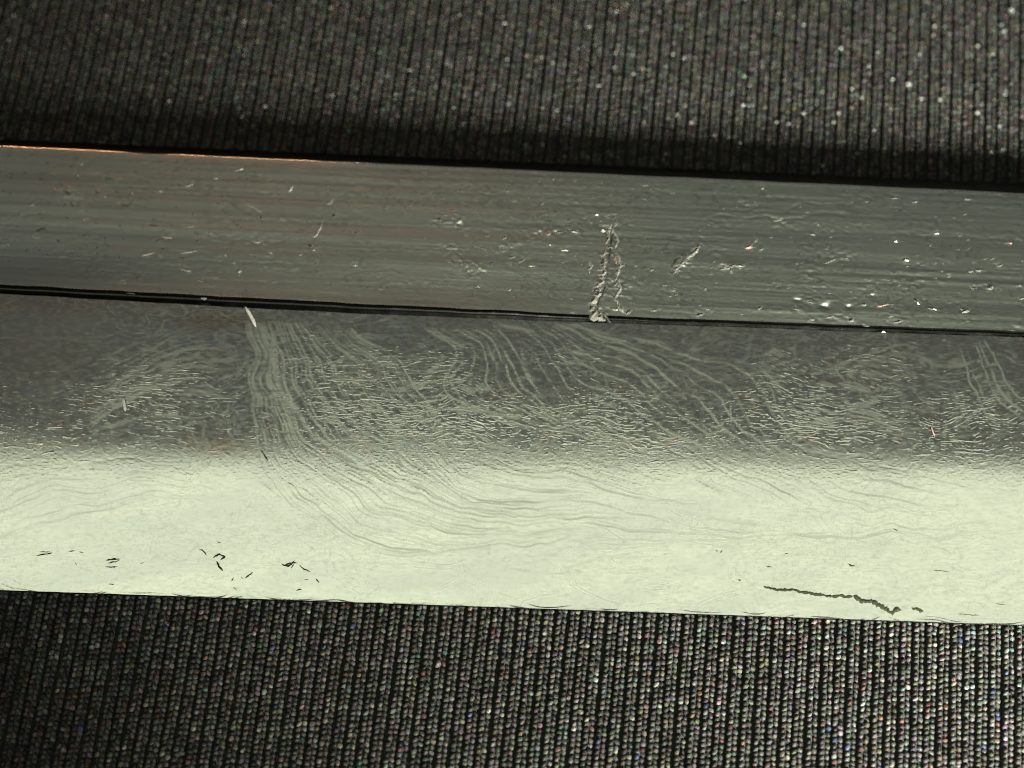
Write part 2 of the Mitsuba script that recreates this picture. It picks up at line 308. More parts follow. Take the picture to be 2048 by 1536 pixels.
KEYS = [  # nested flow lines of the pattern: neighbouring curves, how many lines between them, etch, depth
    ([(500, 640), (498, 700), (490, 770), (495, 840), (515, 920), (545, 985), (600, 1040), (680, 1085), (780, 1115), (900, 1112), (1040, 1095), (1200, 1085)],
     [(540, 640), (546, 710), (555, 780), (600, 860), (655, 905), (745, 966), (807, 1000), (904, 1021), (1000, 1046), (1100, 1050), (1180, 1046), (1280, 1040)], 11, 0.40, 0.75),
    ([(540, 640), (546, 710), (555, 780), (600, 860), (655, 905), (745, 966), (807, 1000), (904, 1021), (1000, 1046), (1100, 1050), (1180, 1046), (1280, 1040)],
     [(600, 640), (640, 690), (680, 715), (695, 765), (730, 825), (790, 870), (850, 930), (900, 965), (1000, 1000), (1120, 1005), (1190, 1000), (1260, 990)], 8, 0.50, 0.65),
    ([(600, 640), (640, 690), (680, 715), (695, 765), (730, 825), (790, 870), (850, 930), (900, 965), (1000, 1000), (1120, 1005), (1190, 1000), (1260, 990)],
     [(700, 650), (760, 695), (820, 740), (850, 800), (900, 850), (960, 865), (1020, 885), (1100, 900), (1250, 930), (1400, 975), (1500, 1010), (1620, 1050)], 8, 0.55, 0.45),
    ([(820, 650), (890, 690), (905, 720), (870, 765), (880, 800), (960, 830), (1060, 860), (1160, 890)], [(1000, 640), (1035, 690), (1050, 740), (1085, 785), (1150, 815), (1230, 850), (1320, 900), (1400, 960)], 6, 0.55, 0.4),
    ([(1000, 640), (1035, 690), (1050, 740), (1085, 785), (1150, 815), (1230, 850), (1320, 900), (1400, 960), (1500, 1010), (1620, 1060), (1800, 1080)],
     [(1180, 655), (1290, 685), (1420, 712), (1510, 730), (1560, 780), (1590, 850), (1660, 910), (1780, 935), (1850, 950), (1920, 965), (2050, 985)], 8, 0.50, 0.45),
    ([(190, 740), (250, 715), (330, 672), (420, 648), (500, 640)], [(170, 880), (230, 825), (300, 785), (380, 775), (480, 815)], 8, 0.45, 0.4),
    ([(-40, 935), (150, 908), (300, 905), (420, 935), (520, 985)], [(-40, 1110), (120, 1055), (260, 1010), (400, 995), (500, 1030)], 7, 0.10, 0.35),
    ([(1100, 1000), (1250, 1020), (1400, 1050), (1600, 1070), (1800, 1060), (2050, 1030)], [(1000, 1120), (1150, 1128), (1250, 1110), (1340, 1092), (1600, 1110), (1900, 1130)], 5, 0.10, 0.35),
    ([(1690, 790), (1660, 745), (1700, 700), (1790, 690), (1880, 715), (1890, 770), (1830, 815), (1740, 820)][:6], [(1740, 765), (1735, 748), (1755, 735), (1790, 732), (1815, 742), (1815, 760), (1795, 772), (1765, 772)][:6], 3, 0.45, 0.3),
    ([(1900, 700), (1930, 760), (1960, 820), (2010, 860), (2080, 880)], [(1980, 680), (2010, 740), (2040, 790), (2080, 800), (2120, 810)], 4, 0.45, 0.3),
    ([(1560, 900), (1640, 860), (1740, 850), (1830, 880), (1900, 900)], [(1590, 800), (1660, 790), (1740, 815), (1830, 840), (1920, 850)], 4, 0.5, 0.3),
]
FLAKES = [(137, 386, 20, 7, .6), (150, 380, 22, 3, .6), (128, 392, 14, 6, .5), (143, 408, 16, 4, .8), (158, 395, 16, 3, .7), (208, 392, 9, 5, .5), (195, 385, 12, 3, .5), (263, 385, 7, 6, 0), (320, 381, 11, 7, .7), (248, 410, 16, 4, .4), (63, 410, 14, 4, 0), (167, 439, 12, 4, .3), (84, 458, 18, 4, -.2), (73, 475, 14, 4, .1),
          (15, 489, 8, 6, 0), (308, 451, 20, 3, .1), (376, 453, 26, 3, 0), (335, 474, 30, 6, .05), (318, 480, 16, 4, -.3), (297, 508, 26, 6, -.25), (376, 505, 38, 4, -.15), (362, 516, 12, 4, 0), (373, 540, 26, 6, .1), (251, 566, 20, 5, -.25), (277, 556, 16, 4, .1), (400, 562, 16, 3, .2), (407, 598, 12, 5, 0), (262, 587, 22, 3, .1),
          (468, 525, 7, 6, 0), (478, 542, 9, 8, .3), (478, 551, 6, 4, 0), (449, 509, 8, 6, .5), (513, 484, 18, 5, .1), (523, 481, 6, 6, 0), (639, 458, 24, 6, -1.1), (632, 470, 12, 5, -.8), (620, 492, 12, 9, .8), (627, 500, 8, 5, 0), (513, 419, 22, 3, .6), (523, 438, 14, 5, 1.1), (500, 412, 16, 2.5, .4), (581, 378, 14, 7, -.9), (477, 340, 20, 3, -.3),
          (376, 371, 18, 4, -.3), (432, 356, 9, 5, -.2), (632, 528, 10, 4, 0), (540, 505, 8, 6, .3), (420, 466, 8, 6, 0), (395, 468, 8, 5, .4), (164, 327, 9, 5, -1), (155, 350, 8, 6, .7), (219, 357, 22, 3, .1), (105, 347, 20, 3, .1), (660, 405, 16, 5, -.7), (668, 432, 8, 9, .2), (600, 510, 12, 3, 0), (566, 441, 9, 3, .5), (475, 449, 9, 4, 0),
          (878, 438, 12, 8, .4), (890, 430, 12, 5, .1), (905, 436, 16, 5, .4), (919, 443, 13, 8, -.6), (915, 452, 14, 4, .3), (919, 461, 20, 3, .15), (905, 420, 12, 4, .1), (970, 385, 20, 3, .3), (919, 382, 12, 4, .3), (1016, 381, 10, 6, 0), (1028, 402, 11, 4, 0), (1084, 408, 8, 6, 0), (1137, 442, 11, 4, .9), (1110, 425, 11, 6, .2), (1192, 428, 10, 6, .3),
          (1213, 431, 14, 3, -.15), (1120, 464, 20, 4, -.1), (1148, 464, 14, 3, .2), (1096, 468, 14, 4, 0), (1008, 476, 13, 6, -.4), (973, 471, 14, 5, .4), (1013, 493, 24, 3.5, -.4), (1023, 514, 18, 6, -.25), (1042, 522, 22, 4, -.35), (896, 524, 14, 4, .1), (932, 527, 30, 4, .3), (953, 536, 26, 3, .4), (936, 543, 14, 4, .1), (943, 553, 12, 4, 0),
          (953, 573, 18, 3, .35), (902, 496, 10, 8, .4), (925, 498, 14, 3, .3), (985, 526, 12, 4, -.1), (1018, 580, 8, 5, 0), (1100, 590, 14, 3, .8), (1065, 532, 14, 3, 0), (960, 496, 14, 2.5, 0), (1206, 536, 30, 9, 1.45), (1204, 559, 22, 6, 1.2), (1192, 584, 24, 9, -.9), (1186, 600, 18, 7, 1.5), (1230, 519, 18, 8, 1.2), (1233, 567, 24, 6, -1.0),
          (1221, 495, 12, 7, .4), (1206, 461, 12, 8, .2), (1228, 437, 18, 3, -1.1), (1212, 633, 26, 7, .9), (1230, 618, 20, 6, .3), (1257, 625, 16, 8, -.8), (1240, 590, 18, 5, .1), (1200, 626, 12, 6, -.5), (1245, 530, 8, 6, 0), (1182, 530, 9, 8, .8), (1366, 525, 32, 7, -.75), (1352, 543, 18, 6, -.8), (1383, 508, 18, 5, -.8), (1396, 492, 12, 4, -.3),
          (1342, 577, 12, 4, .1), (1339, 592, 9, 5, 0), (1308, 621, 16, 4, -.1), (1457, 534, 22, 8, -.2), (1462, 541, 10, 8, 1.2), (1478, 530, 16, 6, .1), (1445, 537, 12, 6, -.3), (1499, 494, 16, 8, -.2), (1512, 482, 12, 5, -.6), (1521, 499, 13, 6, -.2), (1661, 523, 28, 4, -.35), (1693, 516, 8, 5, 0), (1625, 469, 11, 5, .3), (1636, 449, 8, 4, 0),
          (1556, 440, 18, 5, -.2), (1791, 483, 9, 5, 0), (1873, 467, 14, 4, 0), (1813, 520, 14, 5, .1), (1815, 532, 7, 4, 0), (1844, 529, 9, 3, .2), (1942, 543, 14, 5, .1), (1958, 541, 13, 8, .1), (1999, 531, 14, 5, -.1), (1981, 575, 20, 12, .3), (1950, 576, 16, 4, 0), (1897, 553, 9, 4, .3), (1833, 602, 18, 6, .9), (1866, 617, 24, 4, .2), (1930, 622, 17, 12, .2),
          (1729, 609, 15, 8, .1), (1766, 611, 26, 4, -.2), (1660, 634, 18, 6, -.15), (1625, 639, 14, 6, .3), (1702, 640, 11, 8, .2), (1733, 651, 20, 5, .1), (1767, 663, 11, 4, 0), (1797, 643, 24, 6, -.1), (1780, 633, 16, 3, 0), (1519, 616, 12, 6, -.3), (1592, 618, 15, 6, .4), (1621, 604, 11, 5, .4), (1399, 629, 18, 7, -.2), (1415, 619, 14, 3, 0), (1410, 578, 10, 6, -.6),
          (1346, 580, 14, 6, .2), (1351, 589, 9, 4, 0), (1329, 571, 12, 3, 0), (2043, 597, 12, 6, .1), (2040, 571, 10, 4, 0), (1525, 376, 12, 5, 0), (1788, 396, 18, 4, .1), (1830, 403, 12, 5, -.2), (1934, 399, 16, 4, 0), (2020, 486, 8, 5, 0), (1860, 490, 5, 6, 0), (1920, 470, 7, 5, 0), (1303, 540, 10, 4, -.3), (848, 344, 7, 6, 0), (1106, 359, 8, 6, .3), (1150, 361, 12, 4, .2), (1200, 366, 14, 3, 0), (1290, 371, 14, 3, 0), (895, 347, 6, 4, 0), (770, 415, 10, 4, 0), (820, 410, 24, 2.5, -.4), (712, 465, 8, 5, .2), (710, 530, 10, 6, .1), (760, 578, 22, 3, .1), (950, 430, 18, 2.5, 0), (1130, 500, 22, 5, .1), (1100, 490, 10, 4, .2)]
MARKS = [  # dark torn scratches in the bright part: points, width
    ([(1527, 1173), (1553, 1178), (1594, 1182), (1640, 1190), (1686, 1192), (1706, 1195)], 5.2),
    ([(1706, 1194), (1728, 1199), (1745, 1205), (1763, 1213), (1778, 1222), (1803, 1221)], 9),
    ([(1824, 1213), (1835, 1219), (1847, 1224)], 6),
    ([(1432, 1099), (1435, 1104)], 3), ([(1440, 1105), (1445, 1101)], 3.5), ([(1476, 1158), (1482, 1160)], 5),
    ([(1696, 1126), (1702, 1131), (1710, 1132)], 4), ([(1786, 1057), (1796, 1062)], 3.5), ([(1532, 1132), (1544, 1134)], 2.5), ([(1569, 1106), (1577, 1107)], 2.5),
    ([(72, 1111), (90, 1108), (106, 1106)], 2.2), ([(78, 1104), (100, 1103)], 1.8), ([(136, 1103), (152, 1101)], 2), ([(158, 1103), (168, 1106)], 2),
    ([(211, 1121), (225, 1118), (240, 1119)], 3.5), ([(210, 1134), (235, 1134)], 2.6), ([(214, 1127), (226, 1124), (240, 1121)], 2.4), ([(216, 1168), (229, 1169)], 2.4),
    ([(434, 1083), (442, 1087)], 2.6), ([(398, 1098), (405, 1101), (414, 1110)], 2.8), ([(426, 1116), (436, 1108), (450, 1113), (440, 1120)], 4), ([(432, 1122), (438, 1132), (447, 1141)], 3.6),
    ([(464, 1163), (467, 1154)], 3), ([(490, 1157), (496, 1151), (506, 1144)], 2.6), ([(466, 1174), (474, 1182)], 2.4), ([(481, 1155), (486, 1158)], 2),
    ([(562, 1127), (577, 1132), (590, 1122)], 3.6), ([(566, 1133), (580, 1126), (596, 1126)], 3), ([(582, 1138), (588, 1128)], 2.6), ([(598, 1130), (607, 1138), (622, 1144)], 2.2),
    ([(607, 1160), (618, 1158)], 2.8), ([(632, 1157), (638, 1166)], 3), ([(592, 1181), (604, 1178)], 2.4), ([(280, 1127), (288, 1126)], 2), ([(150, 1124), (154, 1131)], 1.6),
    ([(1866, 1140), (1900, 1143)], 1.4), ([(1990, 1207), (2012, 1209)], 1.6), ([(1915, 1228), (1960, 1231)], 1.5), ([(520, 900), (530, 912), (536, 922)], 2.6),
]

# --- lower bevel: a dense sheet, displaced by the swirls and by slow waves of the grinding
NU, NV = 1500, 400
us = np.linspace(X0, X1, NU)
tv = np.linspace(0, 1, NV)
Ug = np.repeat(us[:, None], NV, 1)
Vg = row_ridge(us)[:, None] * (1 - tv) + row_edge(us)[:, None] * tv
flat_pts = np.stack([Ug.ravel(), Vg.ravel()], 1)
H = np.zeros(len(flat_pts))
crk = np.zeros(len(flat_pts))
etch = np.zeros(len(flat_pts))
family = []
rk = np.random.default_rng(77)
for ca_, cb_, n, e, dp in KEYS:
    ca_, cb_ = np.array(ca_, float), np.array(cb_, float)
    n = int(1.45 * n)
    for j in range(n):
        t_ = (j + rk.uniform(0.1, 0.9)) / n
        family.append((ca_ * (1 - t_) + cb_ * t_, rk.uniform(1.5, 2.5), 0.28 * dp * rk.uniform(0.3, 1.2), 0.05 + 0.10 * e, (0.78 + e) * rk.uniform(0.3, 1.25)))
own_lines = {f_[4] for f_ in family}
for pts, w, depth, crinkle, e_line in [(a_, min(b_, 5), 0.30 * c_, 0.16 * d_, 0.62 * min(d_, 1.6)) for a_, b_, c_, d_ in SWIRLS] + family:
    p = np.array(pts, float)
    seg = np.concatenate([[0], np.cumsum(np.linalg.norm(np.diff(p, axis=0), axis=1))])
    s = np.arange(0, seg[-1] + 1, 1.0)
    line = np.stack([np.interp(s, seg, p[:, 0]), np.interp(s, seg, p[:, 1])], 1)
    line = gaussian_filter(line, (min(12, len(s) / 6), 0), mode='nearest')
    l3 = np.stack([line[:, 0], line[:, 1], 0 * s], -1)
    shared = np.stack([meshkit.fbm(l3 / [105, 70, 1] + [k_, 0, 0], 3, 71) - 0.5 for k_ in (0, 50)], 1)      # one warp for all: neighbours stay nested
    own = np.stack([meshkit.fbm(np.stack([s / 40, s * 0 + p[0, 0] * 0.37 + k_, s * 0 + w * 31], -1), 4) - 0.5 for k_ in (0, 50)], 1)
    line += shared * (40 if e_line in own_lines else 0) + own * 7
    d, i = cKDTree(line).query(flat_pts, distance_upper_bound=3 * w)
    ok = np.isfinite(d)
    fade = np.clip(np.minimum(s / min(30, s[-1] / 3 + 1), (s[-1] * (1 - (0.28 * (w * 977 % 1) if e_line in own_lines else 0)) - s) / min(110, s[-1] / 3 + 1)), 0.0, 1) * np.clip(1.6 * meshkit.noise(np.stack([s / 48, s * 0 + p[0, 1] + 7 * w, s * 0], -1)) + 0.05, 0.25, 1.4)
    g = np.exp(-np.square(d[ok] / w)) * fade[i[ok]]
    H[ok] -= 0.22 * depth * g * w / 3
    crk[ok] = np.maximum(crk[ok], crinkle * g)
    etch[ok] = np.maximum(etch[ok], e_line * g)
q = np.stack([Ug.ravel(), Vg.ravel(), 0 * H], -1)
crinkle = meshkit.noise(q / [9, 4.2, 1], 3) + 0.6 * meshkit.noise(q / [5, 3.4, 1], 5)
H += crk * (crinkle - 0.8) * 0.30
# slow undulation of the ground face: bends the border of the mirrored lamp
H += 1.3 * (meshkit.fbm(q / [420, 230, 1], 2, 8) - 0.5)
band = meshkit.noise(np.stack([(q[:, 0] * 0.30 + q[:, 1]) / 34, q[:, 0] / 400, 0 * H], -1), 12)
H += 0.10 * band * np.exp(-np.square((q[:, 0] - 60) / 330))
H -= 0.5 * np.square(np.clip((q[:, 1] - (row_edge(q[:, 0]) - 14)) / 14, 0, 1))      # honed roll-off towards the cutting edge
# etched marbling: where the steel is rougher, a mask kept per vertex
dark0 = 1 - np.clip((q[:, 1] - 890) / 60, 0, 1)
dash = np.clip(2.3 * meshkit.noise(np.stack([q[:, 0] / 18, (q[:, 1] - 0.03 * q[:, 0]) / 3.4, 0 * H], -1), 61) - 0.05, 0.40, 1.5)
etch = etch * (0.75 + 0.25 * dark0) * (dash * dark0 + 0.62 * (1 - dark0))
wx = q[:, 0] + 150 * (meshkit.fbm(q / [230, 120, 1], 3, 21) - 0.5) + 0.5 * q[:, 1]
wy = q[:, 1] + 110 * (meshkit.fbm(q / [210, 150, 1], 3, 22) - 0.5)
marb = meshkit.fbm(np.stack([wx / 150, wy / 64, 0 * H], -1), 3, 23)
vein = np.exp(-np.square((marb - 0.47) / 0.012)) + 0.8 * np.exp(-np.square((marb - 0.56) / 0.010)) + 0.6 * np.exp(-np.square((marb - 0.40) / 0.010))
speck = meshkit.noise(q / [13, 4.5, 1], 24)
dark = 1 - np.clip((q[:, 1] - 890) / 60, 0, 1)
calm = np.clip((q[:, 0] + 160) / 520, 0.25, 1) ** 1.3
etch = np.maximum(etch, 0.8 * vein * speck * calm * (0.45 + 0.55 * dark))
curl = meshkit.noise(np.stack([(wx + 0.2 * wy) / 20, (wy - 0.05 * wx) / 3.1, 0 * H], -1), 31)
cl2 = sum(a_ * np.exp(-np.square((q[:, 0] - x_) / rx_) - np.square((q[:, 1] - y_) / ry_)) for x_, y_, rx_, ry_, a_ in [(330, 760, 150, 80, .8), (700, 760, 170, 120, .9), (900, 760, 120, 90, .7), (1000, 850, 240, 50, .6), (1150, 710, 100, 40, .6), (1350, 730, 160, 70, .4), (1600, 760, 90, 60, .8), (1790, 730, 140, 60, .9), (1700, 850, 140, 60, .7), (1960, 800, 110, 90, .7)])
etch = np.maximum(etch, dark * 0.8 * np.clip((curl + 0.36 * cl2 - 0.90) / 0.18, 0, 1) * (0.35 + 0.65 * meshkit.noise(q / [30, 20, 1], 33)))
etch = np.maximum(etch, dark * calm * 0.25 * np.clip((speck + 0.5 * meshkit.fbm(q / [90, 45, 1], 3, 25) - 0.98) / 0.22, 0, 1))
etch = np.clip(etch + 0.26 * dark * np.clip(meshkit.noise(q / [9, 3.3, 1], 26) * 1.6 - 0.5, 0, 1) + 0.04 + 0.05 * dark, 0, 0.97)
H = H.reshape(NU, NV)
Zg = Z_RIDGE * (1 - tv)[None] + Z_EDGE * tv[None]
P = at(Ug, Vg, Zg)
P[..., 2] += PX * H
bevel_p = P
bu, bv = bevel_uv(P[..., 0].ravel(), P[..., 1].ravel())
uvb = np.stack([bu / 1000, bv / 1000 + etch / 5000], 1)
fb = grid_faces(NU, NV)[:, ::-1]
add('steel_blade__bevel', (P.reshape(-1, 3), fb), 'bevel_steel', smooth=True, uv=uvb)
labels['steel_blade__bevel'] = {'label': 'lower slanted face, dark and scratched above, pale and bright below'}
labels['steel_blade'] = {'label': 'worn grey steel blade with scratched pale lower half on dark knit cloth', 'category': 'blade'}

# --- upper flat
NF = 160
tf = np.linspace(0, 1, NF)
usf = np.linspace(X0, X1, 1300)
Uf = np.repeat(usf[:, None], NF, 1)
Vf = row_flat1(usf)[:, None] * (1 - tf) + row_flat0(usf)[:, None] * tf
qf = np.stack([Uf.ravel(), Vf.ravel(), 0 * Uf.ravel()], -1)
lined = qf[:, 1] - 0.044 * qf[:, 0]
Hf = 1.1 * meshkit.noise(np.stack([qf[:, 0] / 900, lined / 26, 0 * lined], -1), 4) + 0.35 * meshkit.noise(np.stack([qf[:, 0] / 260, lined / 8, 0 * lined], -1), 6)
for cx, cy, rx, ry, hh in [(1652, 613, 9, 6, -3), (1698, 615, 8, 5, -1.6), (1596, 600, 8, 4, -1.6), (1744, 591, 5, 3, -1.6), (1211, 560, 22, 55, 1.6), (1365, 515, 14, 14, 1.2), (1457, 532, 16, 8, 1.0), (895, 440, 30, 14, 1.0), (940, 535, 40, 26, 0.8), (137, 385, 24, 16, 1.0)]:
    e = np.exp(-np.square((qf[:, 0] - cx) / rx) - np.square((qf[:, 1] - cy) / ry))
    Hf += hh * e * (0.6 + 0.8 * meshkit.noise(qf / [6, 4, 1], 9))
for pts, w in [([(1478, 405), (1487, 412), (1497, 414)], 2.5), ([(1570, 422), (1590, 414), (1607, 404), (1625, 407), (1640, 410), (1680, 408), (1706, 411)], 3), ([(1490, 438), (1530, 432), (1556, 440), (1600, 436), (1640, 425), (1690, 428)], 2.5), ([(1420, 437), (1440, 430), (1470, 434)], 3),
               ([(690, 345), (720, 320)], 2), ([(640, 420), (700, 380), (720, 350)], 2), ([(480, 400), (515, 420), (525, 445)], 2)]:
    p = np.array(pts, float); seg = np.concatenate([[0], np.cumsum(np.linalg.norm(np.diff(p, axis=0), axis=1))]); s = np.arange(0, seg[-1] + 1)
    line = np.stack([np.interp(s, seg, p[:, 0]), np.interp(s, seg, p[:, 1])], 1)
    d, _ = cKDTree(line).query(qf[:, :2], distance_upper_bound=4 * w)
    ok = np.isfinite(d)
    Hf[ok] -= 0.45 * np.exp(-np.square(d[ok] / w)) * (0.4 + meshkit.noise(qf[ok] / [8, 5, 1], 2))
crust = np.zeros(len(qf))
for x_, y_, ln_, wd_, an_ in FLAKES:
    near = np.nonzero((np.abs(qf[:, 0] - x_) < 40) & (np.abs(qf[:, 1] - y_) < 26))[0]
    crust[near] = np.maximum(crust[near], 0.6 * np.exp(-np.square((qf[near, 0] - x_) / (0.7 * ln_ + 5)) - np.square((qf[near, 1] - y_) / (0.8 * wd_ + 3))))
for pts, w in [([(1214, 445), (1224, 490), (1206, 530), (1206, 560), (1190, 590), (1192, 625), (1215, 640)], 13), ([(1228, 435), (1236, 520), (1242, 570), (1228, 612)], 9), ([(1405, 485), (1380, 512), (1350, 545)], 8), ([(875, 440), (900, 430), (925, 445)], 10), ([(120, 375), (150, 390), (165, 410)], 14), ([(900, 500), (925, 530), (960, 540)], 14), ([(1000, 500), (1040, 480), (1110, 462), (1160, 464)], 11), ([(640, 440), (628, 480), (634, 520)], 9), ([(1440, 530), (1485, 535)], 9)]:
    p = np.array(pts, float); seg = np.concatenate([[0], np.cumsum(np.linalg.norm(np.diff(p, axis=0), axis=1))]); s = np.arange(0, seg[-1] + 1)
    line = np.stack([np.interp(s, seg, p[:, 0]), np.interp(s, seg, p[:, 1])], 1)
    d, _ = cKDTree(line).query(qf[:, :2], distance_upper_bound=3 * w)
    ok = np.isfinite(d)
    crust[ok] = np.maximum(crust[ok], (0.7 if w in (13, 9) else 1.0) * np.exp(-np.square(d[ok] / w)))
torn = meshkit.noise(qf / [8, 5, 1], 51) + 0.7 * meshkit.noise(qf / [4.5, 3.6, 1], 52) - 0.85
Hf += 1.5 * crust * torn
Hf += 0.55 * np.clip(meshkit.fbm(qf / [60, 30, 1], 3, 53) - 0.42, 0, 1) * (meshkit.noise(qf / [9, 4, 1], 54) - 0.5) * 4
Hf = Hf.reshape(1300, NF) + 1.7 * np.square(np.clip((tf - 0.76) / 0.24, 0, 1))[None] * np.interp(usf, [0, 450, 560, 1080, 1200, 2048], [2.2, 1.8, 1.4, 1.0, 0.3, 0.2])[:, None]
Pf = at(Uf, Vf, Z_FLAT)
Pf[..., 2] += PX * Hf
add('steel_blade__flat', (Pf.reshape(-1, 3), grid_faces(1300, NF)[:, ::-1]), 'flat_steel', smooth=True, uv=np.stack([Uf.ravel(), Vf.ravel()], 1) / 1000)
labels['steel_blade__flat'] = {'label': 'upper flat face, olive grey with fine lengthwise brush lines'}


def strip(name, cols, bsdf, smooth=True):
    v = np.stack(cols, 1)
    return add('steel_blade__' + name, (v.reshape(-1, 3), grid_faces(len(v), v.shape[1])[:, ::-1]), bsdf, smooth=smooth)


# groove between flat and bevel, with a thin raised lip inside where the photograph shows a bright line
ub = np.linspace(X0, X1, 1300)
top = Pf[:, -1]
bot = np.stack([np.interp(ub, us, bevel_p[:, 0, k]) for k in range(3)], 1)
gz = 0.0032
top_s, bot_s = gaussian_filter(top, (14, 0)), gaussian_filter(bot, (14, 0))
wig = 0.0003 * (meshkit.noise(np.stack([ub / 30, 0 * ub, 0 * ub], -1)) - 0.5)
cols = []
for f, dz in [(0.0, 0), (0.05, -gz * 0.95), (0.16, -gz * 1.2), (0.40, -gz * 0.95), (0.70, -gz * 0.45), (1.0, 0)]:
    c = (top if f < 0.1 else top_s) * (1 - f) + (bot if f > 0.9 else bot_s) * f
    c[:, 2] += dz + (wig if 0 < f < 1 else 0)
    cols.append(c)
strip('groove', cols, 'groove_steel', smooth=True)
# spine: narrow sloping chamfer and the back wall
u2 = usf
a = Pf[:, 0].copy()
m2 = at(u2, row_spine(u2), Z_SPINE)
dent = 0.5 + 0.5 * np.tanh((np.abs(u2 - 300) - 45) / 22)                            # corner rounding tightened for a short way, shaped to leave a gap in the gleam
rad = (0.0021 * (1 - 0.35 * meshkit.noise(np.stack([u2 / 60, 0 * u2, 0 * u2], -1)))) * (0.25 + 0.75 * dent)
drop = (m2 - a) / np.linalg.norm(m2 - a, axis=1, keepdims=True)
bendv = math.acos(float(np.clip(drop[650, 1], -1, 1)))
arc, pos = [a], a.copy()
for j in range(8):
    th = bendv * (j + 1) / 8
    pos = pos + np.stack([0 * rad, np.cos(th) * rad * bendv / 8, -np.sin(th) * rad * bendv / 8], 1)
    arc.append(pos.copy())
strip('spine__corner', arc[::-1], 'corner_steel', smooth=True)
m3 = m2 + np.array([0, 0.0015, -0.006])
m4 = m3 + np.array([0, 0.0, -0.0142])
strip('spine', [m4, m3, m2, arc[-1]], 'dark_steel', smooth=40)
labels['steel_blade__spine'] = {'label': 'dark chamfered spine along the upper border'}
labels['steel_blade__spine__corner'] = {'label': 'thin rounded corner of the spine, gleaming orange at left'}
# cutting edge and underside
e0 = bevel_p[:, -1]
e1 = e0 + np.array([0, -0.0006, -0.0008])
e2 = e0 + np.array([0, -0.0005, -0.0022])
e3 = e0 + np.array([0, 0.010, -0.0048])
strip('cutting_edge', [e0, e1, e2, e3], 'edge_steel')
b4 = np.stack([np.interp(us, u2, m4[:, k]) for k in range(3)], 1)
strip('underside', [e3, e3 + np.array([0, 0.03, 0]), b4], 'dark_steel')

# ----------------------------------------------------------------- marks on the blade
R = random.Random(5)


def bevel_z(px, py):
    t = (py - row_ridge(px)) / (row_edge(px) - row_ridge(px))
    iu = np.clip(np.round((np.asarray(px) - X0) / (X1 - X0) * (NU - 1)).astype(int), 0, NU - 1)
    iv = np.clip(np.round(np.asarray(t) * (NV - 1)).astype(int), 0, NV - 1)
    return bevel_p[iu, iv, 2]


def surf_z(px, py):
    return np.where(np.asarray(py) < row_ridge(np.asarray(px)) - 14, Z_FLAT + 0.6 * PX, bevel_z(px, py))


def ribbon(pts, w, lift, seed, rise=0.35, step=3.0, jag=0.5):
    """a ragged torn line: three points per station, a low ridge"""
    g = np.random.default_rng(seed)
    p = np.array(pts, float)
    seg = np.concatenate([[0], np.cumsum(np.linalg.norm(np.diff(p, axis=0), axis=1))])
    n = max(4, int(seg[-1] / step) + 1)
    s = np.linspace(0, seg[-1], n)
    c = np.stack([np.interp(s, seg, p[:, 0]), np.interp(s, seg, p[:, 1])], 1)
    t = np.gradient(c, axis=0)
    t /= np.linalg.norm(t, axis=1, keepdims=True) + 1e-9
    nn = np.stack([-t[:, 1], t[:, 0]], 1)
    c = c + nn * gaussian_filter(g.normal(0, w * 0.30, n), 1.0)[:, None]
    ends = np.clip(np.minimum(np.arange(n), n - 1 - np.arange(n)) / 1.5, 0.12, 1)
    l = w * 0.5 * ends * g.uniform(1 - jag, 1 + jag, n)
    r = w * 0.5 * ends * g.uniform(1 - jag, 1 + jag, n)
    rows = []
    for off, up in ((-l, 0.0), (0 * l, 1.0), (r, 0.0)):
        q_ = c + nn * np.asarray(off)[:, None]
        z = surf_z(q_[:, 0], q_[:, 1]) + lift + up * rise * w * PX * ends * g.uniform(0.3, 1.2, n)
        rows.append(at(q_[:, 0], q_[:, 1], z))
    v = np.stack(rows, 1)
    return v.reshape(-1, 3), grid_faces(n, 3)[:, ::-1]


def flake(px, py, ln, wd, ang, seed, high=0.5):
    """a small torn burr: ragged outline, one raised crest tilted to one side"""
    g = np.random.default_rng(seed)
    n = 9
    th = np.linspace(0, 2 * np.pi, n, endpoint=False) + g.uniform(-0.25, 0.25, n)
    rr = g.uniform(0.5, 1.15, n)
    x, y = ln / 2 * np.cos(th) * rr, wd / 2 * np.sin(th) * rr
    ca, sa = math.cos(ang), math.sin(ang)
    rim = np.stack([px + x * ca - y * sa, py + x * sa + y * ca], 1)
    mid = np.stack([px + 0.45 * (x * ca - y * sa) + g.normal(0, 0.1 * wd), py + 0.45 * (x * sa + y * ca) + g.normal(0, 0.1 * wd)], 1)
    zr = surf_z(rim[:, 0], rim[:, 1]) + 0.0001
    zm = surf_z(mid[:, 0], mid[:, 1]) + 0.0001 + high * wd * PX * g.uniform(0.3, 1.2, n)
    vr, vm = at(rim[:, 0], rim[:, 1], zr), at(mid[:, 0], mid[:, 1], zm)
    v = np.vstack([vr, vm, vm.mean(0, keepdims=True) + [0, 0, 0.1 * wd * PX]])
    f = []
    for k in range(n):
        j = (k + 1) % n
        f += [[k, n + k, j], [j, n + k, n + j], [n + k, 2 * n, n + j]]
    return v, np.array(f)


for i, (pts, w) in enumerate(MARKS):
    key = add('steel_blade__bevel__gouge', ribbon(pts, w, 0.00008, 100 + i, rise=0.25), 'gouge_dark')
    if i == 1:
        labels[key] = {'label': 'dark torn scratch near the cutting edge at lower right'}

